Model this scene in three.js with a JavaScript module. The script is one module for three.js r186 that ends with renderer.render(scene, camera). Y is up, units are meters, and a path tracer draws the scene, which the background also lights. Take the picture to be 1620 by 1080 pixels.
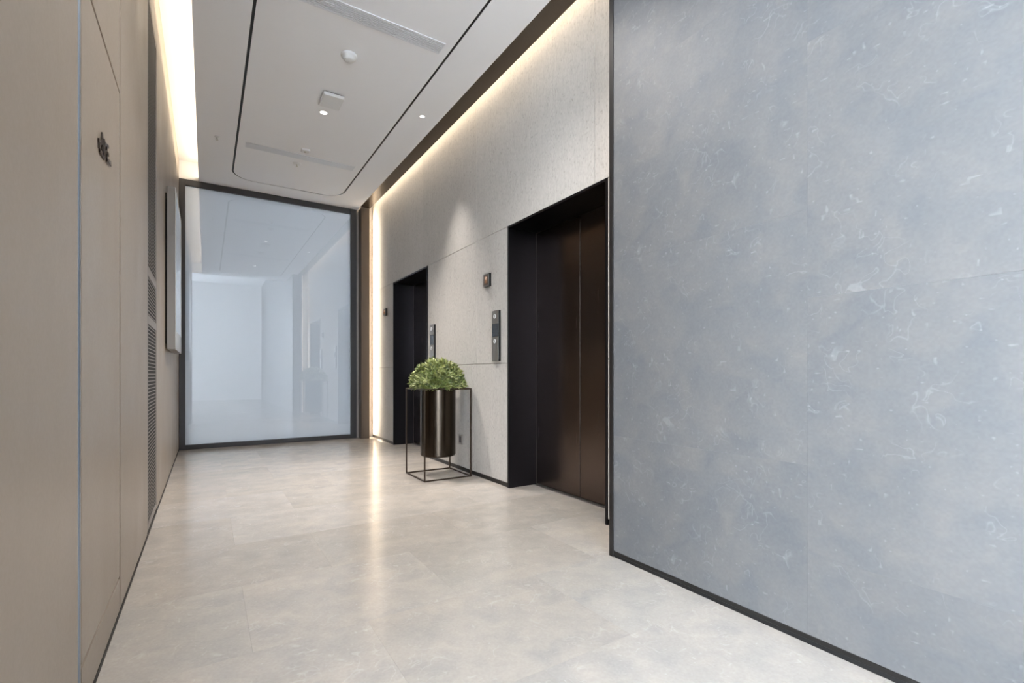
import * as THREE from 'three';
import { RoundedBoxGeometry } from 'three/addons/geometries/RoundedBoxGeometry.js';
import { mergeGeometries } from 'three/addons/utils/BufferGeometryUtils.js';
import { RectAreaLightUniformsLib } from 'three/addons/lights/RectAreaLightUniformsLib.js';

// ------------------------------------------------------------------ camera, sky, lights, exposure
const W = 1620, H = 1080, FOCAL = 760, HORIZON = 592;
const scene = new THREE.Scene();
const camera = new THREE.PerspectiveCamera(2 * Math.atan(H / 2 / FOCAL) * 180 / Math.PI, W / H, 0.05, 100);
camera.position.set(0, 0.95, 0);
camera.rotation.set(0, -32.49 * Math.PI / 180, 0);
camera.setViewOffset(W, H, 0, H / 2 - HORIZON, W, H);          // lens shifted up: uprights stay upright
camera.updateProjectionMatrix();

const renderer = new THREE.WebGLRenderer({ antialias: true });
renderer.toneMapping = THREE.LinearToneMapping;
renderer.toneMappingExposure = 1.56;
renderer.shadowMap.enabled = true;
RectAreaLightUniformsLib.init();

scene.background = new THREE.Color().setRGB(0.80, 0.90, 1.0);  // even overcast sky
scene.backgroundIntensity = 16;

const WARM = new THREE.Color().setRGB(1.0, 0.845, 0.64);
const WHITE_LAMP = new THREE.Color().setRGB(1.0, 0.95, 0.89);
function stripLight(name, w, h, [x, y, z], [tx, ty, tz], color, intensity) {
  const l = new THREE.RectAreaLight(color, intensity, w, h);
  l.name = name; l.position.set(x, y, z); l.lookAt(tx, ty, tz); scene.add(l);
  return l;
}
const LED = { leftCove: 18, rightSlot: 15, finSlot: 110, nearSlot: 16 };
const LAMP = { down: 26, near: 13, spot: 12 };

// ------------------------------------------------------------------ key measures (metres)
const XL = -0.287, XE = 2.135, XG = 1.79, ZG = -7.31, CEIL = 3.41, COVE_TOP = 3.645;
const ZC = -0.75, LOBX = -4.2, LOBZ = 6.0, LOBH = 4.3;            // near end of the lift hall, lobby behind the camera
const DOORH = 2.19, DOORX = 2.415;
const OPEN = [[-3.415, -2.228], [-6.335, -5.137]];
const PLANE_Z = -7.31;                                          // end of the lift wall behind the fin

// ------------------------------------------------------------------ random numbers and noise
function rng(seed) { let a = seed | 0; return () => { a = (a + 0x6d2b79f5) | 0; let t = Math.imul(a ^ (a >>> 15), 1 | a); t = (t + Math.imul(t ^ (t >>> 7), 61 | t)) ^ t; return ((t ^ (t >>> 14)) >>> 0) / 4294967296; }; }
function lattice(seed) { const r = rng(seed), p = new Float32Array(256 * 256); for (let i = 0; i < p.length; i++) p[i] = r(); return p; }
function vnoise(p, x, y, px, py) {                              // value noise that repeats after px, py cells
  const xi = Math.floor(x), yi = Math.floor(y), fx = x - xi, fy = y - yi;
  const x0 = ((xi % px) + px) % px, x1 = (x0 + 1) % px, y0 = ((yi % py) + py) % py, y1 = (y0 + 1) % py;
  const u = fx * fx * (3 - 2 * fx), v = fy * fy * (3 - 2 * fy);
  const a = p[y0 * 256 + x0], b = p[y0 * 256 + x1], c = p[y1 * 256 + x0], d = p[y1 * 256 + x1];
  return a + (b - a) * u + (c - a) * v + (a - b - c + d) * u * v;
}
function fbm(p, u, v, cx, cy, oct) {
  let s = 0, a = 0.5, t = 0;
  for (let o = 0; o < oct; o++) { s += a * vnoise(p, u * cx + 17 * o, v * cy + 5 * o, cx, cy); t += a; a *= 0.55; cx *= 2; cy *= 2; if (cx > 250 || cy > 250) break; }
  return s / t;
}
function texture(n, fn, srgb) {                                 // fn(u, v) -> [r, g, b] in 0..255
  const d = new Uint8Array(n * n * 4);
  for (let y = 0; y < n; y++) for (let x = 0; x < n; x++) {
    const c = fn(x / n, y / n), i = (y * n + x) * 4;
    d[i] = Math.max(0, Math.min(255, c[0])); d[i + 1] = Math.max(0, Math.min(255, c[1])); d[i + 2] = Math.max(0, Math.min(255, c[2])); d[i + 3] = 255;
  }
  const t = new THREE.DataTexture(d, n, n, THREE.RGBAFormat);
  t.wrapS = t.wrapT = THREE.RepeatWrapping; t.magFilter = THREE.LinearFilter; t.minFilter = THREE.LinearMipmapLinearFilter; t.generateMipmaps = true;
  if (srgb) t.colorSpace = THREE.SRGBColorSpace;
  t.needsUpdate = true;
  return t;
}
function sized(t, mx, my) { t.repeat.set(1 / mx, 1 / my); return t; }   // uv run in metres

// stone with wispy pale veins and chips, used for the grey wall and the floor
function stoneTexture(n, seed, base, vein, cells, wisps, stretch, amp) {
  const P = lattice(seed), Q = lattice(seed + 7), R = lattice(seed + 13);
  return texture(n, (u, v) => {
    const wx = fbm(P, u, v, cells, cells, 3) - 0.5, wy = fbm(Q, u, v, cells, cells, 3) - 0.5;
    const broad = fbm(R, u, v, 3, 3, 4) - 0.5;
    const mid = fbm(Q, u + wx * 0.05, v + wy * 0.05, cells, cells * stretch, 4) - 0.5;
    const q = fbm(P, u + wy * 0.10, v + wx * 0.10, cells * 2, cells * 2 * stretch, 2);
    let w = 1 - Math.abs(q - 0.5) * 16; w = w > 0 ? w * w : 0;
    let gate = (fbm(R, u, v, cells + 1, cells + 1, 2) - 0.54) * 7; gate = Math.max(0, Math.min(1, gate));
    let chip = vnoise(Q, u * 110 + wx * 3, v * 110 * stretch, 110, Math.round(110 * stretch)); chip = chip > 0.91 ? (chip - 0.91) * 12 : 0;
    const fine = vnoise(R, u * 240, v * 240, 240, 240) - 0.5;
    const k = amp * (broad * 14 + mid * 24 + fine * 8), l = Math.min(1, w * gate * wisps + chip * 0.5);
    return base.map((b, i) => { const c = b + k * (i === 2 ? 0.95 : 1) + mid * (i === 0 ? 5 : i === 2 ? -5 : 0); return c + (vein[i] - c) * l; });
  }, true);
}
const texGrey = sized(stoneTexture(1024, 11, [95, 94, 94], [130, 130, 130], 19, 0.4, 1, 0.62), 1.6, 1.6);
const texFloor = sized(stoneTexture(1024, 41, [177, 170, 163], [200, 195, 189], 15, 0.5, 1.2, 0.85), 1.5, 1.5);
const PL = lattice(91), QL = lattice(92);
const limeField = (u, v) => [fbm(PL, u, v, 96, 10, 3), fbm(QL, u, v, 120, 60, 2), fbm(QL, u, v, 4, 4, 3)];
const texLime = sized(texture(1024, (u, v) => {
  const [a, b, c] = limeField(u, v), pit = b < 0.27 ? (0.27 - b) * 90 : 0, k = (a - 0.5) * 8 + (b - 0.5) * 15 + (c - 0.5) * 8 - pit;
  return [178 + k, 173 + k, 167 + k];
}, true), 0.95, 0.95);
const texLimeBump = sized(texture(1024, (u, v) => { const [a, b] = limeField(u, v), k = 128 + (a - 0.5) * 30 + (b - 0.5) * 130 - (b < 0.3 ? (0.3 - b) * 300 : 0); return [k, k, k]; }, false), 0.95, 0.95);
const texBrush = sized(texture(512, (u, v) => { const k = 128 + (vnoise(PL, u * 250, v * 2, 250, 2) - 0.5) * 14 + (fbm(QL, u, v, 6, 3, 3) - 0.5) * 20; return [k, k, k]; }, false), 0.5, 0.9);
const texSatin = sized(texture(512, (u, v) => { const k = 150 + (fbm(QL, u, v, 5, 3, 4) - 0.5) * 60 + (vnoise(PL, u * 200, v * 200, 200, 200) - 0.5) * 18; return [k, k, k]; }, false), 1.3, 1.3);

// ------------------------------------------------------------------ materials
const rgb = (r, g, b) => new THREE.Color().setStyle(`rgb(${r},${g},${b})`);
const std = (o) => new THREE.MeshStandardMaterial(o), phy = (o) => new THREE.MeshPhysicalMaterial(o);
const M = {
  ceiling: std({ color: rgb(240, 242, 246), roughness: 0.85 }),
  plaster: std({ color: rgb(226, 226, 226), roughness: 0.9 }),
  beige: std({ color: rgb(160, 148, 134), roughness: 0.66, roughnessMap: texSatin, metalness: 0.22 }),
  recess: std({ color: rgb(34, 30, 27), roughness: 0.6 }),
  steelTrim: std({ color: rgb(158, 170, 186), roughness: 0.34, metalness: 1 }),
  grey: [0, 1, 2].map((k) => std({ map: texGrey, color: new THREE.Color().setScalar([0.955, 0.965, 0.945][k]), roughness: 0.5 })),
  floor: [0, 1, 2, 3].map((k) => phy({ map: texFloor, color: new THREE.Color().setRGB(...[[0.95, 0.94, 0.93], [0.9, 0.885, 0.87], [0.97, 0.96, 0.955], [0.92, 0.92, 0.915]][k]), roughness: 0.17, ior: 1.5 })),
  lime: [0, 1, 2].map((k) => std({ map: texLime, bumpMap: texLimeBump, bumpScale: 0.0006, color: new THREE.Color().setScalar([0.98, 0.95, 1][k]), roughness: 0.8 })),
  greyBack: std({ color: rgb(120, 121, 123), roughness: 0.8 }),
  grout: std({ color: rgb(186, 180, 172), roughness: 0.8 }),
  joint: std({ color: rgb(120, 112, 104), roughness: 0.9 }),
  black: std({ color: rgb(24, 24, 25), roughness: 0.45, metalness: 0.3 }),
  blackTrim: std({ color: rgb(44, 42, 41), roughness: 0.35, metalness: 0.6 }),
  frame: std({ color: rgb(70, 70, 72), roughness: 0.42, metalness: 0.5 }),
  bronze: std({ color: rgb(98, 90, 82), roughness: 0.22, metalness: 1 }),
  fin: std({ color: rgb(102, 92, 83), roughness: 0.45, metalness: 0.85 }),
  door: std({ color: rgb(98, 87, 81), roughness: 0.5, roughnessMap: texBrush, metalness: 1 }),
  jamb: std({ color: rgb(44, 43, 46), roughness: 0.4, metalness: 1 }),
  pot: std({ color: rgb(62, 55, 48), roughness: 0.24, metalness: 1 }),
  standMetal: std({ color: rgb(70, 60, 52), roughness: 0.35, metalness: 0.8 }),
  soil: std({ color: rgb(44, 34, 26), roughness: 1 }),
  twig: std({ color: rgb(80, 66, 44), roughness: 0.9 }),
  leaf: phy({ color: 0xffffff, roughness: 0.5, transmission: 0.18, thickness: 0, side: THREE.DoubleSide }),
  greyMetal: std({ color: rgb(150, 146, 142), roughness: 0.38, metalness: 0.8 }),
  paleMetal: std({ color: rgb(200, 198, 194), roughness: 0.3, metalness: 0.8 }),
  whitePlastic: std({ color: rgb(224, 226, 228), roughness: 0.5 }),
  ventMetal: std({ color: rgb(226, 230, 236), roughness: 0.5 }),
  ventBack: std({ color: rgb(150, 155, 162), roughness: 0.7 }),
  grilleMetal: std({ color: rgb(150, 143, 138), roughness: 0.45, metalness: 0.4 }),
  dark: std({ color: rgb(16, 16, 17), roughness: 0.7 }),
  frameGrey: std({ color: rgb(146, 140, 134), roughness: 0.45, metalness: 0.6 }),
  screenGlass: phy({ color: rgb(40, 44, 50), roughness: 0.12, clearcoat: 1, clearcoatRoughness: 0.04 }),
  displayCase: std({ color: rgb(152, 149, 147), roughness: 0.5, metalness: 0.2 }),
  frosted: phy({ color: rgb(178, 184, 191), roughness: 1, transmission: 0.024, thickness: 0 }),
  gloss: phy({ color: 0xffffff, roughness: 0, transmission: 1, thickness: 0, ior: 2 }),
  clear: phy({ color: 0xffffff, roughness: 0, transmission: 1, thickness: 0, ior: 1.5 }),
  outside: std({ color: rgb(222, 224, 226), roughness: 0.95 }),
  led: std({ color: 0xffffff, emissive: new THREE.Color().setRGB(1, 0.8, 0.55), emissiveIntensity: 3 }),
  lampFace: std({ color: 0xffffff, emissive: new THREE.Color().setRGB(1, 0.95, 0.88), emissiveIntensity: 3 }),
};

// ------------------------------------------------------------------ builders
const names = new Map();
function numbered(n) { const k = names.get(n) ?? 0; names.set(n, k + 1); return k ? `${n}_${String(k).padStart(3, '0')}` : n; }
function shade(o) { o.traverse((m) => { if (m.isMesh) { m.castShadow = true; m.receiveShadow = true; } }); return o; }
function tag(o, label, category, group, kind) { Object.assign(o.userData, { label, category }); if (group) o.userData.group = group; if (kind) o.userData.kind = kind; return o; }
function thing(name, pos, label, category, group, kind) {
  const g = new THREE.Group(); g.name = numbered(name); g.position.set(...pos); scene.add(g);
  return tag(g, label, category, group, kind);
}
// planar uv in metres taken from world-like coordinates (local position + shift)
function metreUV(geo, ox = 0, oy = 0, oz = 0) {
  const p = geo.attributes.position, n = geo.attributes.normal, uv = new Float32Array(p.count * 2);
  for (let i = 0; i < p.count; i++) {
    const x = p.getX(i) + ox, y = p.getY(i) + oy, z = p.getZ(i) + oz, ax = Math.abs(n.getX(i)), ay = Math.abs(n.getY(i)), az = Math.abs(n.getZ(i));
    if (ax >= ay && ax >= az) { uv[2 * i] = z; uv[2 * i + 1] = y; } else if (ay >= az) { uv[2 * i] = x; uv[2 * i + 1] = z; } else { uv[2 * i] = x; uv[2 * i + 1] = y; }
  }
  geo.setAttribute('uv', new THREE.BufferAttribute(uv, 2));
  return geo;
}
function meshOf(name, geo, mat, parent) { const m = new THREE.Mesh(geo, mat); m.name = name; parent.add(m); return m; }
// box between two corners in world metres; parent's position is subtracted; bevel > 0 rounds its edges
function worldOf(o) { const v = new THREE.Vector3(); for (let p = o; p && p !== scene; p = p.parent) v.add(p.position); return v; }
function box(name, [x0, x1], [y0, y1], [z0, z1], mat, parent, bevel = 0, shift = 0) {
  const w = Math.abs(x1 - x0), h = Math.abs(y1 - y0), d = Math.abs(z1 - z0), c = [(x0 + x1) / 2, (y0 + y1) / 2, (z0 + z1) / 2];
  const g = bevel ? new RoundedBoxGeometry(w, h, d, 2, Math.min(bevel, w / 2.1, h / 2.1, d / 2.1)) : new THREE.BoxGeometry(w, h, d);
  metreUV(g, c[0] + shift, c[1] + shift * 1.7, c[2] + shift * 2.3);
  const m = meshOf(parent === scene ? numbered(name) : name, g, mat, parent), o = worldOf(parent);
  m.position.set(c[0] - o.x, c[1] - o.y, c[2] - o.z);
  return m;
}
const structure = (m, label, category) => tag(m, label, category, null, 'structure');
const rand = rng(2024);

// ================================================================== STRUCTURE
// ---- floor: tiles of pale stone laid on a bed
const floor = structure(box('floor', [LOBX - 0.2, 2.75], [-0.2, -0.012], [-7.75, LOBZ + 0.2], M.grout, scene), 'polished pale beige stone floor of large tiles', 'floor');
{
  const xs = [-0.30, 0.525, 1.31, 2.095, 2.72], zs = [];
  for (let z = -1.86 - 0.612 * 9; z < 0.7; z += 0.612) zs.push(z);
  zs[0] = -7.7;
  for (let i = 0; i + 1 < xs.length; i++) for (let j = 0; j + 1 < zs.length; j++) {
    const k = Math.floor(rand() * 4), o = j % 2 ? 0 : 0.39, a = i ? xs[i] - o : xs[0], b = i + 2 < xs.length ? xs[i + 1] - o : xs[i + 1];
    box('floor_tile', [a + 0.0002, b - 0.0002], [-0.012, 0], [zs[j] + 0.0002, zs[j + 1] - 0.0002], M.floor[k], floor, 0, rand() * 3);
  }
  const z1 = zs[zs.length - 1];                                 // the lobby behind the camera, in larger slabs
  for (let x = LOBX; x < 2.7; x += 1.38) for (let z = z1; z < LOBZ; z += 1.4) box('floor_tile', [x + 0.0005, x + 1.3795], [-0.012, 0], [z + 0.0005, Math.min(z + 1.3995, LOBZ)], M.floor[Math.floor(rand() * 4)], floor, 0, rand() * 3);
}

// ---- left wall: champagne panels on a dark backing
const wallLeft = structure(box('wall_left', [XL - 0.2, XL - 0.02], [0, COVE_TOP + 0.1], [-7.6, ZC], M.recess, scene), 'champagne beige panelled wall on the left', 'wall');
const GAP = 0.011, SEAM = 0.02;
const panel = (z0, z1, y0, y1) => box('panel', [XL - 0.02, XL], [y0, y1], [Math.min(z0, z1), Math.max(z0, z1)], M.beige, wallLeft, 0.0015, rand() * 3);
const BASE = 0.022;
panel(ZC, -1.694, BASE, COVE_TOP);                              // nearest panel
panel(-1.742, -2.437 + SEAM / 2, BASE, 0.150 - GAP / 2);         // strip under the service door
panel(-1.742, -2.437 + SEAM / 2, 2.060 + GAP / 2, COVE_TOP);     // above the service door
panel(-2.437 - SEAM / 2, -3.475, BASE, COVE_TOP);
panel(-3.475, -4.115, 3.205, COVE_TOP);                         // above the grille
panel(-4.115, ZG, BASE, COVE_TOP);
box('edge_trim', [XL - 0.02, XL + 0.001], [BASE, COVE_TOP], [-1.728, -1.706], M.steelTrim, wallLeft, 0.007);
structure(box('baseboard_left', [XL - 0.0195, XL + 0.0008], [0, BASE - 0.003], [ZG, ZC], M.recess, scene), 'thin dark skirting along the left wall', 'skirting');

// service door flush in the left wall
{
  const g = structure(thing('door_3', [XL, 0.15, -2.09]), 'flush champagne service door set in the left wall', 'door');
  box('door_leaf', [XL - 0.0195, XL - 0.0008], [0.150 + GAP / 2, 2.060 - GAP / 2], [-2.437 + SEAM / 2, -1.742], M.beige, g, 0.0015, 0.7);
}

// ---- ceiling: white board with a black rounded slot, coves on both sides
function roundedLoop(x0, x1, z0, z1, r, asPath) {               // in shape coordinates (x, -z)
  const s = asPath ? new THREE.Path() : new THREE.Shape(), a = x0, b = x1, c = -z1, d = -z0;
  s.moveTo(a + r, c); s.lineTo(b - r, c); s.absarc(b - r, c + r, r, -Math.PI / 2, 0, false); s.lineTo(b, d - r); s.absarc(b - r, d - r, r, 0, Math.PI / 2, false);
  s.lineTo(a + r, d); s.absarc(a + r, d - r, r, Math.PI / 2, Math.PI, false); s.lineTo(a, c + r); s.absarc(a + r, c + r, r, Math.PI, Math.PI * 1.5, false);
  return s;
}
const slab = (shape, depth) => { const g = new THREE.ExtrudeGeometry(shape, { depth, bevelEnabled: false, curveSegments: 16 }); g.rotateX(-Math.PI / 2); return g; };  // stands up from y = 0
const CX0 = -0.08, CX1 = 1.912;
const LOOP = [0.262, 1.587, -6.955, -1.15, 0.26], LW = 0.020;
{
  const s = new THREE.Shape([[CX0, 7.31], [CX0, -ZC], [CX1, -ZC], [CX1, 7.31]].map(([x, y]) => new THREE.Vector2(x, y)));
  s.holes.push(roundedLoop(...LOOP, true));
  const c = meshOf('ceiling', slab(s, 0.05), M.ceiling, scene); c.position.y = CEIL;
  structure(c, 'white ceiling with a black rounded slot line', 'ceiling');
  const [a, b, z0, z1, r] = LOOP;
  meshOf('ceiling_board', slab(roundedLoop(a + LW, b - LW, z0 + LW, z1 - LW, r - LW), 0.05), M.ceiling, c);
  const t = roundedLoop(a - 0.001, b + 0.001, z0 - 0.001, z1 + 0.001, r); t.holes.push(roundedLoop(a + LW + 0.001, b - LW - 0.001, z0 + LW + 0.001, z1 - LW - 0.001, r - LW, true));
  const ch = meshOf('slot_channel', slab(t, 0.045), M.black, c); ch.position.y = 0.006; ch.userData.label = 'black slot line';
}
// closed void above: top boards and cove linings
structure(box('trim_1', [XL - 0.2, 2.75], [COVE_TOP, COVE_TOP + 0.12], [-7.7, ZC], M.plaster, scene), 'white board closing the light coves above the ceiling', 'ceiling');
structure(box('trim_2', [0.14, 0.18], [CEIL + 0.05, COVE_TOP], [-7.45, ZC], M.plaster, scene), 'white lining inside the left light cove', 'trim');
structure(box('trim_3', [1.80, 1.83], [CEIL + 0.05, COVE_TOP], [-7.45, ZC], M.plaster, scene), 'white lining inside the right light cove', 'trim');
// polished bronze soffit and fin framing the lift wall
structure(box('trim_4', [CX1 + 0.001, 2.055], [CEIL + 0.001, CEIL + 0.02], [-7.17, -1.86], M.bronze, scene), 'polished dark bronze soffit strip above the lift wall', 'trim');
{
  const f = structure(thing('trim_5', [1.99, 0, -7.24]), 'upright dark bronze fin between glass partition and lift wall', 'trim');
  box('fin_face', [1.93, 2.052], [0, CEIL], [-7.185, -7.17], M.fin, f, 0.002);
  box('fin_body', [1.93, 2.003], [0, CEIL], [-7.309, -7.185], M.fin, f);
}

// ---- far end: wall behind the fin and above the glass partition
structure(box('wall_end', [1.931, XE + 0.05], [0, COVE_TOP], [PLANE_Z - 0.1, PLANE_Z], M.lime[0], scene), 'pale stone return wall behind the bronze fin', 'wall');
structure(box('wall_header', [XL - 0.02, 1.93], [CEIL + 0.001, COVE_TOP], [ZG - 0.14, ZG - 0.02], M.plaster, scene), 'white wall above the frosted glass partition', 'wall');

// ---- frosted glass partition
{
  const x0 = XL, x1 = 1.93, y1 = CEIL, z0 = ZG - 0.09, z1 = ZG, f = 0.066;
  const g = structure(thing('window_1', [(x0 + x1) / 2, 0, ZG]), 'tall frosted white glass partition in a dark grey frame', 'window');
  box('frame_side', [x0 - 0.0195, x0 + f], [0, y1], [z0, z1], M.frame, g, 0.003);
  box('frame_side', [x1 - 0.115, x1 - 0.03], [0, y1], [z0, z1], M.frame, g, 0.003);
  box('frame_side', [x1 - 0.03, x1 - 0.001], [0, y1], [z0, z1 - 0.01], M.frameGrey, g, 0.003);
  box('frame_top', [x0 + f, x1 - 0.115], [y1 - 0.075, y1], [z0, z1], M.frame, g, 0.003);
  box('frame_bottom', [x0 + f, x1 - 0.115], [0, 0.058], [z0, z1], M.frame, g, 0.003);
  const p = new THREE.PlaneGeometry(x1 - 0.115 - x0 - f + 0.01, y1 - 0.075 - 0.058 + 0.01);
  const m = meshOf('pane', p, M.frosted, g); m.position.set((x0 + f + x1 - 0.115) / 2 - g.position.x, (y1 - 0.075 + 0.058) / 2, -0.036);
  m.userData.label = 'frosted white film on the back of the glass'; m.name = 'frosted_film';
  const m2 = meshOf('pane', p, M.gloss, g); m2.position.copy(m.position); m2.position.z = -0.03; m2.userData.label = 'glossy glass pane';
}

// ---- lift wall: pale stone slabs, joints recessed
const wallRight = structure(box('wall_right', [2.5, 2.75], [0, COVE_TOP], [-7.6, -1.5], M.joint, scene), 'pale textured stone wall with the two lifts', 'wall');
{
  const T = 0.03, g = 0.004;
  const back = (z0, z1, y0, y1) => box('backing', [XE + T, 2.5], [y0, y1], [z0, z1], M.joint, wallRight);
  back(PLANE_Z, OPEN[1][0], 0, DOORH); back(OPEN[1][1], OPEN[0][0], 0, DOORH); back(OPEN[0][1], -1.87, 0, DOORH); back(PLANE_Z, -1.87, DOORH, COVE_TOP);
  const slabAt = (z0, z1, y0, y1) => box('stone_slab', [XE, XE + T], [y0 + g / 2, y1 - g / 2], [z0 + g / 2, z1 - g / 2], M.lime[Math.floor(rand() * 3)], wallRight, 0.0012, rand() * 3);
  const rows = [[0.037, 1.045], [1.045, DOORH], [DOORH, COVE_TOP]];
  const piers = [[PLANE_Z, OPEN[1][0]], [OPEN[1][1], OPEN[0][0]], [OPEN[0][1], -1.87]];
  for (const [a, b] of [piers[0], piers[2]]) for (const r of [0, 1]) slabAt(a, b, ...rows[r]);
  slabAt(piers[1][0], -4.058, ...rows[0]); slabAt(-4.058, piers[1][1], ...rows[0]);
  slabAt(piers[1][0], -3.973, ...rows[1]); slabAt(-3.973, piers[1][1], ...rows[1]);
  for (const [a, b] of [[PLANE_Z, -6.55], [-6.55, -5.29], [-5.29, -3.973], [-3.973, -2.35], [-2.35, -1.87]]) slabAt(a, b, ...rows[2]);
}
for (const [i, [a, b]] of [[PLANE_Z, OPEN[1][0]], [OPEN[1][1], OPEN[0][0]], [OPEN[0][1], -1.87]].entries())
  structure(box(['baseboard_far', 'baseboard_middle', 'baseboard_near'][i], [XE + 0.004, XE + 0.029], [0, 0.035], [a, b], M.blackTrim, scene), ['black skirting at the end of the lift wall by the bright light slot', 'black skirting of the lift wall between the two lifts', 'black skirting beside the near lift, by the grey wall'][i], 'skirting');

// ---- lifts
OPEN.forEach(([z0, z1], i) => {
  const g = structure(thing(`door_${i + 1}`, [XE, 0, (z0 + z1) / 2]), i ? 'far lift doorway with dark doors, behind the plant' : 'near lift doorway with dark bronze doors beside the grey wall', 'lift door');
  const t = 0.02, mid = (z0 + z1) / 2, top = DOORH;
  const xs = [XE - 0.006, DOORX];
  box('jamb', xs, [0, top], [z0 + 0.0005, z0 + t], M.jamb, g, 0.002);
  box('jamb', xs, [0, top], [z1 - t, z1 - 0.0005], M.jamb, g, 0.002);
  box('head', xs, [top - t, top - 0.0005], [z0 + t, z1 - t], M.jamb, g, 0.002);
  for (const [a, b] of [[z0 + t + 0.003, mid - 0.004], [mid + 0.004, z1 - t - 0.003]]) box('door_leaf', [DOORX, DOORX + 0.035], [0.008, top - t - 0.003], [a, b], M.door, g, 0.002, rand() * 2);
  box('sill', [DOORX - 0.035, DOORX + 0.06], [-0.011, 0.001], [z0 + t, z1 - t], M.greyMetal, g, 0.0006);
  box('shaft_board', [DOORX + 0.05, DOORX + 0.09], [0, top], [z0, z1], M.dark, g);
});

// ---- grey stone wall on the right, nearest to the camera
const wallNear = structure(box('wall_near', [XG + 0.02, XE + 0.4], [0, COVE_TOP + 0.1], [-1.855, LOBZ], M.greyBack, scene), 'large bluish grey stone clad wall in the foreground', 'wall');
{
  const cols = [-1.825, -0.87, 0.1, 1.2, 2.4, 3.6, 4.8, LOBZ];
  for (let c = 0; c + 1 < cols.length; c++) {
    const ys = [0.034]; for (let y = c % 2 ? 0.32 : 0.63; y < LOBH - 0.2; y += 0.9) ys.push(y); ys.push(c < 1 ? COVE_TOP : LOBH);
    for (let r = 0; r + 1 < ys.length; r++) box('stone_slab', [XG, XG + 0.02], [ys[r] + 0.00012, ys[r + 1] - 0.00012], [cols[c] + 0.00012, cols[c + 1] - 0.00012], M.grey[Math.floor(rand() * 3)], wallNear, 0, rand() * 5);
  }
  box('backing', [XG + 0.02, XE + 0.4], [COVE_TOP + 0.12, LOBH], [ZC, LOBZ], M.greyBack, wallNear);
  box('corner_trim', [XG - 0.004, XG + 0.02], [0, COVE_TOP], [-1.855, -1.826], M.blackTrim, wallNear, 0.002);
}
structure(box('baseboard_front', [XG + 0.002, XG + 0.0195], [0, 0.016], [-1.825, LOBZ], M.black, scene), 'black recess under the foreground grey wall', 'skirting');
structure(box('trim_6', [XG - 0.003, XG + 0.0195], [0.017, 0.033], [-1.825, LOBZ], M.blackTrim, scene, 0.002), 'dark metal skirting profile under the foreground grey wall', 'skirting');

// ---- lobby behind the camera, with its tall windows
structure(box('wall_lobby', [LOBX, XL - 0.2], [0, LOBH], [ZC - 0.2, ZC], M.plaster, scene), 'white lobby wall behind the panelled wall', 'wall');
structure(box('wall_bulkhead', [XL - 0.2, XE + 0.4], [COVE_TOP + 0.12, LOBH], [ZC - 0.2, ZC], M.ceiling, scene), 'white bulkhead over the mouth of the lift hall', 'wall');
structure(box('wall_bulkhead_face', [XL - 0.02, XG], [CEIL, COVE_TOP + 0.12], [ZC + 0.001, ZC + 0.06], M.ceiling, scene), 'white edge board of the ceiling at the mouth of the lift hall', 'wall');
structure(box('ceiling_lobby', [LOBX - 0.2, XE + 0.4], [LOBH, LOBH + 0.2], [ZC - 0.2, LOBZ + 0.2], M.ceiling, scene), 'white lobby ceiling behind the camera', 'ceiling');
function windowWall(n, axis, at, u0, u1, y0, y1, o0, o1, label) {
  // a wall with one big opening, glazed in bays
  const g = structure(thing(n === 2 ? 'wall_rear' : 'wall_side', axis === 'z' ? [(u0 + u1) / 2, 0, at] : [at, 0, (u0 + u1) / 2]), n === 2 ? 'white lobby wall behind the camera, around its window' : 'white side wall of the lobby, around its window', 'wall');
  const B = (name, a, b, c, d, th, mat, parent, off = 0) => axis === 'z' ? box(name, [a, b], [c, d], [at + off, at + off + th], mat, parent) : box(name, [at - th - off, at - off], [c, d], [a, b], mat, parent);
  B('wall_piece', u0, o0, 0, LOBH, 0.2, M.plaster, g); B('wall_piece', o1, u1, 0, LOBH, 0.2, M.plaster, g);
  B('wall_piece', o0, o1, 0, y0, 0.2, M.plaster, g); B('wall_piece', o0, o1, y1, LOBH, 0.2, M.plaster, g);
  const w = structure(thing(`window_${n}`, axis === 'z' ? [(o0 + o1) / 2, y0, at + 0.1] : [at - 0.1, y0, (o0 + o1) / 2]), label, 'window');
  const bays = Math.round((o1 - o0) / 1.3), s = (o1 - o0) / bays;
  for (let i = 0; i <= bays; i++) { const c = Math.min(Math.max(o0 + i * s, o0 + 0.025), o1 - 0.025); B('mullion', c - 0.025, c + 0.025, y0, y1, 0.08, M.frame, w, 0.06); }
  B('rail', o0, o1, y0, y0 + 0.05, 0.07, M.frame, w, 0.065); B('rail', o0, o1, y1 - 0.05, y1, 0.07, M.frame, w, 0.065);
  for (let i = 0; i < bays; i++) {
    const p = meshOf('pane', new THREE.PlaneGeometry(s, y1 - y0), M.clear, w), c = o0 + (i + 0.5) * s;
    p.rotation.y = axis === 'z' ? Math.PI : Math.PI / 2;
    p.position.set(axis === 'z' ? c - w.position.x : 0, (y1 - y0) / 2, axis === 'z' ? 0 : c - w.position.z);
  }
}
windowWall(2, 'z', LOBZ, LOBX - 0.2, XG, 0.08, 4.1, LOBX + 0.3, -0.95, 'wide lobby window behind the camera');
windowWall(4, 'x', LOBX, ZC - 0.2, LOBZ, 0.08, 4.1, ZC + 0.4, LOBZ - 0.4, 'wide side window of the lobby');
structure(box('ground', [-40, 40], [-0.8, -0.6], [-40, 40], M.outside, scene), 'pale paving outside the building', 'ground');

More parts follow.
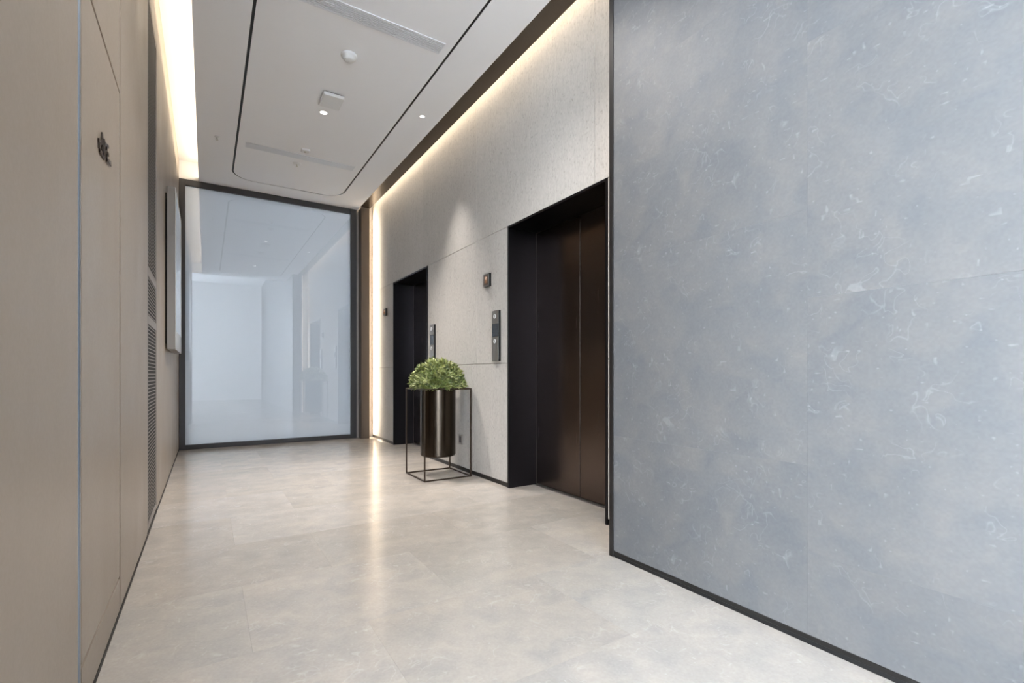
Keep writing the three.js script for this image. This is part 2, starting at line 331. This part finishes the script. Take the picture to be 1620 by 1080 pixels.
// ================================================================== COVE LIGHTS
function ledStrip(label, [x0, x1], [y0, y1], [z0, z1], towards, w, h, intensity) {
  const c = [(x0 + x1) / 2, (y0 + y1) / 2, (z0 + z1) / 2];
  const g = thing('led_strip_light', c, label, 'light strip');
  box('profile', [x0, x1], [y0, y1], [z0, z1], M.whitePlastic, g);
  const d = new THREE.Vector3(...towards), half = [(x1 - x0) / 2, (y1 - y0) / 2, (z1 - z0) / 2].map((h2, i) => h2 * Math.abs(towards[i])).reduce((s, v) => s + v, 0);
  const faceAt = d.clone().multiplyScalar(half + 0.002);
  const face = [[x0, x1], [y0, y1], [z0, z1]].map((r, i) => towards[i] ? [c[i] + faceAt.getComponent(i) - 0.0015, c[i] + faceAt.getComponent(i) + 0.0015] : [r[0] + 0.004, r[1] - 0.004]);
  box('diffuser', ...face, M.led, g);
  const p = new THREE.Vector3(...c).addScaledVector(d, half + 0.006), q = p.clone().add(d);
  stripLight('cove_light', w, h, p.toArray(), q.toArray(), WARM, intensity);
}
ledStrip('warm light strip hidden in the left ceiling cove', [0.0, 0.02], [CEIL + 0.052, CEIL + 0.1], [-7.28, ZC - 0.05], [-1, 0, 0], 6.4, 0.035, LED.leftCove);
ledStrip('warm light strip hidden above the bronze soffit', [2.005, 2.065], [COVE_TOP - 0.03, COVE_TOP - 0.001], [-7.15, -1.9], [0, -1, 0], 0.05, 5.2, LED.rightSlot);
ledStrip('upright warm light strip hidden behind the bronze fin', [2.006, 2.046], [0.02, CEIL - 0.02], [-7.308, -7.297], [0, 0, 1], 0.03, 3.3, LED.finSlot);
ledStrip('upright warm light strip behind the end of the foreground grey wall', [1.985, 2.0], [0.02, CEIL - 0.02], [-1.93, -1.87], [1, 0, 0], 0.045, 3.3, LED.nearSlot);

// ================================================================== CEILING FITTINGS
function downlight(x, z, r, label, light) {
  const g = thing('downlight', [x, CEIL, z], label, 'downlight', 'recessed ceiling lamps');
  const ring = new THREE.LatheGeometry([[r * 0.82, 0.001], [r * 0.86, -0.004], [r * 1.0, -0.004], [r * 1.06, 0]].map(([a, b]) => new THREE.Vector2(a, b)), 28);
  meshOf('trim_ring', ring, M.whitePlastic, g);
  const f = meshOf('lamp_face', new THREE.CylinderGeometry(r * 0.84, r * 0.84, 0.002, 28), M.lampFace, g); f.position.y = -0.0012;
  const s = new THREE.SpotLight(WHITE_LAMP, light.power, 0, light.angle, light.soft, 2);
  s.name = 'downlight_beam'; s.position.set(x, CEIL - 0.012, z); s.target.position.set(x, 0, z); s.castShadow = true; s.shadow.radius = r / 0.02;
  scene.add(s, s.target);
}
downlight(0.932, -4.76, 0.038, 'bright round downlight beside the square ceiling box', { power: LAMP.down, angle: 0.8, soft: 1 });
downlight(0.932, -2.35, 0.038, 'round downlight above the near part of the hall, out of the picture', { power: LAMP.near, angle: 1.15, soft: 1 });
downlight(1.739, -4.325, 0.026, 'small round downlight outside the black slot line near the bronze soffit', { power: LAMP.spot, angle: 0.52, soft: 1 });

// square box on the ceiling
{
  const g = thing('ceiling_access_point', [0.945, CEIL, -4.47], 'square white flat box under the ceiling centre', 'ceiling box');
  box('body', [0.855, 1.03], [CEIL - 0.042, CEIL - 0.012], [-4.585, -4.365], M.whitePlastic, g, 0.008);
  box('mount', [0.875, 1.01], [CEIL - 0.012, CEIL], [-4.565, -4.385], M.greyMetal, g);
}
// smoke detector
{
  const g = thing('smoke_detector', [0.93, CEIL, -3.80], 'round white smoke detector between air vent and square box', 'smoke detector');
  const prof = [[0.001, -0.045], [0.03, -0.044], [0.042, -0.036], [0.046, -0.022], [0.056, -0.018], [0.06, -0.010], [0.06, 0]].map(([a, b]) => new THREE.Vector2(a, b));
  meshOf('body', new THREE.LatheGeometry(prof, 32), M.whitePlastic, g);
  const led = meshOf('indicator', new THREE.SphereGeometry(0.005, 10, 8), M.paleMetal, g); led.position.set(-0.03, -0.042, 0.012);
}
// sprinkler heads
function sprinkler(x, z, s, label) {
  const g = thing('sprinkler_head', [x, CEIL, z], label, 'sprinkler', 'fire sprinklers in the ceiling');
  const prof = [[0.001, -0.010], [0.022, -0.009], [0.034, -0.004], [0.036, 0]].map(([a, b]) => new THREE.Vector2(a * s, b));
  meshOf('rosette', new THREE.LatheGeometry(prof, 24), M.whitePlastic, g);
  const b = meshOf('stem', new THREE.CylinderGeometry(0.006, 0.009, 0.022, 10), M.paleMetal, g); b.position.y = -0.02;
  const d = meshOf('deflector', new THREE.CylinderGeometry(0.014, 0.014, 0.002, 16), M.paleMetal, g); d.position.y = -0.032;
}
sprinkler(0.895, -6.08, 1.3, 'small sprinkler head between the far air vent and the glass partition');
sprinkler(0.094, -5.835, 0.6, 'tiny sprinkler head outside the slot line near the left cove');
{
  const g = thing('ceiling_sensor', [0.918, CEIL, -5.66], 'small white square sensor just in front of the far air vent', 'sensor');
  box('body', [0.875, 0.96], [CEIL - 0.022, CEIL], [-5.70, -5.62], M.whitePlastic, g, 0.006);
  const l = meshOf('lens', new THREE.SphereGeometry(0.014, 14, 8, 0, Math.PI * 2, Math.PI / 2, Math.PI / 2), M.paleMetal, g); l.position.y = -0.022;
}
// linear air vents
function airVent(x0, x1, z0, z1, label) {
  const g = thing('ceiling_air_vent', [(x0 + x1) / 2, CEIL, (z0 + z1) / 2], label, 'air vent', 'linear ceiling air vents');
  const f = 0.010, y = [CEIL - 0.007, CEIL - 0.0005];
  box('frame_bar', [x0, x1], y, [z0, z0 + f], M.ventMetal, g, 0.001); box('frame_bar', [x0, x1], y, [z1 - f, z1], M.ventMetal, g, 0.001);
  box('frame_bar', [x0, x0 + f], y, [z0 + f, z1 - f], M.ventMetal, g, 0.001); box('frame_bar', [x1 - f, x1], y, [z0 + f, z1 - f], M.ventMetal, g, 0.001);
  box('backing', [x0 + f, x1 - f], [CEIL - 0.0012, CEIL - 0.0004], [z0 + f, z1 - f], M.ventBack, g);
  const n = 7, p = (z1 - z0 - 2 * f) / n;
  for (let i = 0; i < n; i++) { const c = z0 + f + (i + 0.5) * p; box('slat', [x0 + f, x1 - f], [CEIL - 0.0065, CEIL - 0.0025], [c - p * 0.33, c + p * 0.33], M.ventMetal, g, 0.0008); }
  const m = 14; for (let i = 1; i < m; i++) { const c = x0 + (x1 - x0) * i / m; box('cross_bar', [c - 0.0015, c + 0.0015], [CEIL - 0.0024, CEIL - 0.0013], [z0 + f, z1 - f], M.ventMetal, g); }
}
airVent(0.345, 1.505, -3.41, -3.278, 'slatted white air vent near the camera, cut by the top edge of the picture');
airVent(0.355, 1.49, -5.925, -5.80, 'slatted white air vent at the far end of the ceiling');

// ================================================================== LEFT WALL FITTINGS
// tall louvred grille
{
  const z0 = -4.112, z1 = -3.478, y0 = 0.03, y1 = 3.202, g = thing('wall_air_grille', [XL, y0, (z0 + z1) / 2], 'tall narrow louvred air grille in the left wall', 'air grille');
  const xs = [XL - 0.0195, XL - 0.0005], f = 0.05;
  box('frame_side', xs, [y0, y1], [z1 - f, z1], M.grilleMetal, g, 0.002); box('frame_side', xs, [y0, y1], [z0, z0 + 0.025], M.grilleMetal, g, 0.002);
  const bars = [[y0, y0 + 0.03], [1.250, 1.300], [1.535, 1.585], [y1 - 0.03, y1]];
  for (const b of bars) box('cross_rail', xs, b, [z0 + 0.025, z1 - f], M.grilleMetal, g, 0.002);
  box('backing', [XL - 0.0198, XL - 0.0055], [y0 + 0.03, y1 - 0.03], [z0 + 0.025, z1 - f], M.dark, g);
  const L = z1 - f - z0 - 0.025, geo = new THREE.BoxGeometry(0.0008, 0.0056, L);
  const zc = (z0 + 0.025 + z1 - f) / 2 - g.position.z;
  for (let k = 0; k < 3; k++) {
    const a = bars[k][1], b = bars[k + 1][0], n = Math.round((b - a) / 0.022), p = (b - a) / n;
    for (let i = 0; i < n; i++) { const m = meshOf('slat', geo, M.grilleMetal, g); m.position.set(-0.0042, a + (i + 0.5) * p - y0, zc); }
  }
}
// wall mounted display
{
  const z0 = -5.93, z1 = -4.90, y0 = 1.16, y1 = 2.515, xf = -0.214, g = thing('wall_display_screen', [XL, y0, (z0 + z1) / 2], 'large grey cased display screen mounted on the left wall', 'display');
  box('mount_plate', [XL, XL + 0.012], [y0 + 0.05, y1 - 0.05], [z0 + 0.03, z1 - 0.03], M.dark, g);
  box('case', [XL + 0.012, xf - 0.004], [y0, y1], [z0, z1], M.displayCase, g, 0.004);
  const f = 0.04;
  box('bezel', [xf - 0.004, xf], [y0, y0 + 0.16], [z0, z1], M.paleMetal, g, 0.001); box('bezel', [xf - 0.004, xf], [y1 - f, y1], [z0, z1], M.paleMetal, g, 0.001);
  box('bezel', [xf - 0.004, xf], [y0 + 0.16, y1 - f], [z1 - f, z1], M.paleMetal, g, 0.001); box('bezel', [xf - 0.004, xf], [y0 + 0.16, y1 - f], [z0, z0 + f], M.paleMetal, g, 0.001);
  box('screen', [xf - 0.004, xf - 0.0015], [y0 + 0.16, y1 - f], [z0 + f, z1 - f], M.screenGlass, g);
}
// dark raised sign on the service door: strokes as the photograph shows them
{
  const g = thing('door_sign', [XL, 1.70, -2.08], 'small dark raised sign on the flush service door', 'sign');
  const poly = (pts) => { // points (z, y) on the door, extruded 4 mm out of it
    const s = new THREE.Shape(pts.map(([z, y]) => new THREE.Vector2(-(z + 2.08), y - 1.70))), e = new THREE.ExtrudeGeometry(s, { depth: 0.004, bevelEnabled: false });
    e.rotateY(Math.PI / 2); return e;
  };
  for (const p of [
    [[-1.970, 1.692], [-1.984, 1.698], [-1.990, 1.668], [-1.976, 1.662]],
    [[-1.990, 1.690], [-2.052, 1.722], [-2.052, 1.708], [-1.990, 1.676]],
    [[-2.028, 1.735], [-2.042, 1.735], [-2.044, 1.662], [-2.030, 1.660]],
    [[-1.990, 1.668], [-2.070, 1.672], [-2.070, 1.660], [-1.990, 1.656]],
    [[-2.060, 1.728], [-2.074, 1.730], [-2.086, 1.668], [-2.070, 1.664]],
    [[-2.080, 1.725], [-2.150, 1.742], [-2.150, 1.730], [-2.080, 1.712]],
    [[-2.085, 1.700], [-2.150, 1.716], [-2.150, 1.702], [-2.085, 1.688]],
    [[-2.108, 1.726], [-2.122, 1.728], [-2.124, 1.672], [-2.110, 1.670]],
    [[-2.110, 1.684], [-2.196, 1.704], [-2.200, 1.686], [-2.110, 1.668]],
  ]) meshOf('stroke', poly(p), M.standMetal, g);
}

// ================================================================== LIFT WALL FITTINGS
function callPanel(z0, z1, label) {
  const y0 = 1.065, y1 = 1.502, xf = 2.108, g = thing('lift_call_panel', [XE, y0, (z0 + z1) / 2], label, 'call panel', 'lift call panels');
  box('body', [xf + 0.003, XE], [y0, y1], [z0, z1], M.black, g, 0.002);
  box('face_plate', [xf, xf + 0.003], [1.388, y1], [z0, z1], M.greyMetal, g, 0.001);
  box('display', [xf, xf + 0.003], [1.278, 1.386], [z0, z1], M.screenGlass, g, 0.001);
  box('face_plate', [xf, xf + 0.003], [y0, 1.276], [z0, z1], M.greyMetal, g, 0.001);
  for (const y of [1.452, 1.237]) {
    const b = meshOf('button', new THREE.CylinderGeometry(0.016, 0.016, 0.006, 24), M.paleMetal, g); b.rotation.z = Math.PI / 2; b.position.set(xf - 0.002 - XE, y - y0, 0);
    const r = meshOf('ring', new THREE.TorusGeometry(0.0165, 0.002, 8, 28), M.whitePlastic, b); r.rotation.x = Math.PI / 2; r.position.y = 0.003;
  }
}
callPanel(-3.638, -3.531, 'tall grey call panel with two buttons beside the near lift');
callPanel(-5.02, -4.917, 'tall grey call panel above the plant beside the far lift');
function arrowTexture() {
  const c = document.createElement('canvas'); c.width = 64; c.height = 96; const x = c.getContext('2d');
  x.fillStyle = '#4a3a30'; x.fillRect(0, 0, 64, 96);
  x.fillStyle = '#8a5f3c'; x.fillRect(14, 16, 36, 60);
  x.fillStyle = '#ffdcc4'; x.beginPath(); x.moveTo(32, 12); x.lineTo(46, 32); x.lineTo(37, 32); x.lineTo(35, 50); x.lineTo(29, 50); x.lineTo(27, 32); x.lineTo(18, 32); x.closePath(); x.fill();
  const t = new THREE.CanvasTexture(c); t.colorSpace = THREE.SRGBColorSpace; return t;
}
const arrowMap = arrowTexture();
M.indicator = std({ color: 0x111111, emissive: 0xffffff, emissiveMap: arrowMap, emissiveIntensity: 0.55, roughness: 0.2 });
function indicator(z0, z1, y0, y1, label) {
  const xf = 2.109, g = thing('lift_floor_indicator', [XE, y0, (z0 + z1) / 2], label, 'indicator', 'lift floor indicators');
  box('body', [xf, XE], [y0, y1], [z0, z1], M.black, g, 0.002);
  const f = 0.012;
  box('bezel', [xf - 0.003, xf], [y0, y0 + f], [z0, z1], M.greyMetal, g); box('bezel', [xf - 0.003, xf], [y1 - f, y1], [z0, z1], M.greyMetal, g);
  box('bezel', [xf - 0.003, xf], [y0 + f, y1 - f], [z0, z0 + f], M.greyMetal, g); box('bezel', [xf - 0.003, xf], [y0 + f, y1 - f], [z1 - f, z1], M.greyMetal, g);
  const s = meshOf('indicator_screen', new THREE.PlaneGeometry(z1 - z0 - 2 * f, y1 - y0 - 2 * f), M.indicator, g);
  s.rotation.y = -Math.PI / 2; s.position.set(xf - 0.001 - XE, (y1 - y0) / 2, 0);
}
indicator(-3.795, -3.693, 1.735, 1.848, 'small framed arrow indicator above the near lift call panel');
indicator(-6.70, -6.592, 1.772, 1.872, 'small framed indicator left of the far lift');
{
  const g = thing('wall_socket', [XE, 0.257, -4.28], 'small grey wall socket low behind the plant stand', 'socket');
  box('cover', [XE - 0.014, XE], [0.257, 0.357], [-4.322, -4.247], M.greyMetal, g, 0.003);
  box('insert', [XE - 0.016, XE - 0.014], [0.275, 0.339], [-4.306, -4.263], M.frame, g, 0.001);
}

// ================================================================== PLANT
const PX = 1.852, PZ = -4.21;
{
  const R = 0.165, y0 = 0.185, y1 = 0.815, g = thing('potted_shrub', [PX, 0, PZ], 'dense round green shrub in a bronze cylinder pot hung in a thin wire stand', 'potted plant');
  const stand = new THREE.Group(); stand.name = 'stand'; stand.userData.label = 'thin dark square wire stand'; g.add(stand);
  const a = 0.228, t = 0.006, top = 0.822;
  for (const sx of [-1, 1]) for (const sz of [-1, 1]) box('post', [PX + sx * a - t, PX + sx * a + t], [0, top], [PZ + sz * a - t, PZ + sz * a + t], M.standMetal, stand, 0.0015);
  for (const y of [[0, 2 * t], [top - 2 * t, top]]) for (const s of [-1, 1]) {
    box('rail', [PX - a + t, PX + a - t], y, [PZ + s * a - t, PZ + s * a + t], M.standMetal, stand, 0.0015);
    box('rail', [PX + s * a - t, PX + s * a + t], y, [PZ - a + t, PZ + a - t], M.standMetal, stand, 0.0015);
  }
  for (const s of [-1, 1]) box('holder_arm', s < 0 ? [PX - a + t, PX - R] : [PX + R, PX + a - t], [top - 2 * t, top], [PZ - t, PZ + t], M.standMetal, stand);
  const prof = [[0.001, 0], [R - 0.02, 0], [R - 0.006, 0.004], [R, 0.016], [R, y1 - y0], [R - 0.006, y1 - y0], [R - 0.006, y1 - y0 - 0.05]].map(([a, b]) => new THREE.Vector2(a, b));
  meshOf('pot', new THREE.LatheGeometry(prof, 72), M.pot, g).position.y = y0;
  const soil = meshOf('soil', new THREE.CylinderGeometry(R - 0.007, R - 0.007, 0.02, 40), M.soil, g); soil.position.y = y1 - 0.045;
  const r = rng(77), base = new THREE.Vector3(0, y1 - 0.04, 0);
  // dome of sprigs: each sprig a rosette of narrow curved leaves
  const RX = 0.236, RY = 0.25, cy = y1 + 0.002;
  const leaf = (L, Wd) => { // a narrow folded leaf along +y
    const p = [], idx = [], n = 4;
    for (let i = 0; i <= n; i++) { const t = i / n, w = Wd * Math.sin(Math.PI * Math.min(1, 0.12 + t * 0.88)), bend = 0.25 * L * t * t; p.push(-w, t * L, bend + w * 0.35, 0, t * L, bend, w, t * L, bend + w * 0.35); }
    for (let i = 0; i < n; i++) { const a = i * 3; idx.push(a, a + 1, a + 4, a, a + 4, a + 3, a + 1, a + 2, a + 5, a + 1, a + 5, a + 4); }
    const g2 = new THREE.BufferGeometry(); g2.setAttribute('position', new THREE.Float32BufferAttribute(p, 3)); g2.setIndex(idx); g2.computeVertexNormals(); return g2;
  };
  const sprigParts = [];
  for (let k = 0; k < 9; k++) {
    const l = leaf(0.028 + r() * 0.018, 0.0052 + r() * 0.002), tilt = k < 5 ? 0.95 : 0.4;
    l.rotateX(tilt + r() * 0.3); l.rotateY(k * 2.4 + r()); l.translate(0, k < 5 ? -0.006 : 0.002, 0); sprigParts.push(l);
  }
  const sprig = mergeGeometries(sprigParts);
  const N = 1150, inst = new THREE.InstancedMesh(sprig, M.leaf, N), up = new THREE.Vector3(0, 1, 0), q = new THREE.Quaternion(), q2 = new THREE.Quaternion(), mat = new THREE.Matrix4(), col = new THREE.Color();
  for (let i = 0; i < N; i++) {
    const th = r() * Math.PI * 2, c = r() * 0.95 + 0.05, s = Math.sqrt(Math.max(0, 1 - c * c)), rad = i < 800 ? 0.93 + r() * 0.10 : 0.70 + r() * 0.2;
    const lump = 1 + 0.045 * Math.sin(th * 5 + c * 7) + 0.03 * Math.sin(th * 9 - c * 11);
    const dir = new THREE.Vector3(Math.cos(th) * s, c, Math.sin(th) * s), pos = new THREE.Vector3(dir.x * RX * rad * lump, cy + dir.y * RY * rad * lump, dir.z * RX * rad * lump);
    if (c < 0.08 && s > 0.9) pos.multiply(new THREE.Vector3(0.99, 1, 0.99));
    q.setFromUnitVectors(up, dir.clone().add(new THREE.Vector3((r() - 0.5) * 0.8, 0.25 + (r() - 0.5) * 0.5, (r() - 0.5) * 0.8)).normalize());
    q2.setFromAxisAngle(up, r() * 6.28); q.multiply(q2);
    const sc = 0.8 + r() * 0.55; mat.compose(pos, q, new THREE.Vector3(sc, sc, sc)); inst.setMatrixAt(i, mat);
    const hue = r(); col.setRGB(0.05 + hue * 0.17, 0.08 + hue * 0.17, 0.015 + hue * 0.04); if (r() < 0.16) col.setRGB(0.38, 0.40, 0.16); inst.setColorAt(i, col);
  }
  inst.name = 'foliage'; inst.userData.kind = 'stuff'; g.add(inst);
  const twigs = [];
  for (let i = 0; i < 46; i++) {
    const th = r() * 6.28, c = r() * 0.95, s = Math.sqrt(1 - c * c), a = new THREE.Vector3(Math.cos(th) * 0.04 * r(), base.y, Math.sin(th) * 0.04 * r());
    const b = new THREE.Vector3(Math.cos(th) * s * RX * 0.9, cy + c * RY * 0.88, Math.sin(th) * s * RX * 0.9), m = a.clone().lerp(b, 0.5); m.y += 0.02;
    twigs.push(new THREE.TubeGeometry(new THREE.QuadraticBezierCurve3(a, m, b), 6, 0.0022, 5));
  }
  meshOf('twigs', mergeGeometries(twigs), M.twig, g);
}

scene.traverse((o) => { if (o.isMesh) { o.castShadow = true; o.receiveShadow = true; } });
renderer.render(scene, camera);
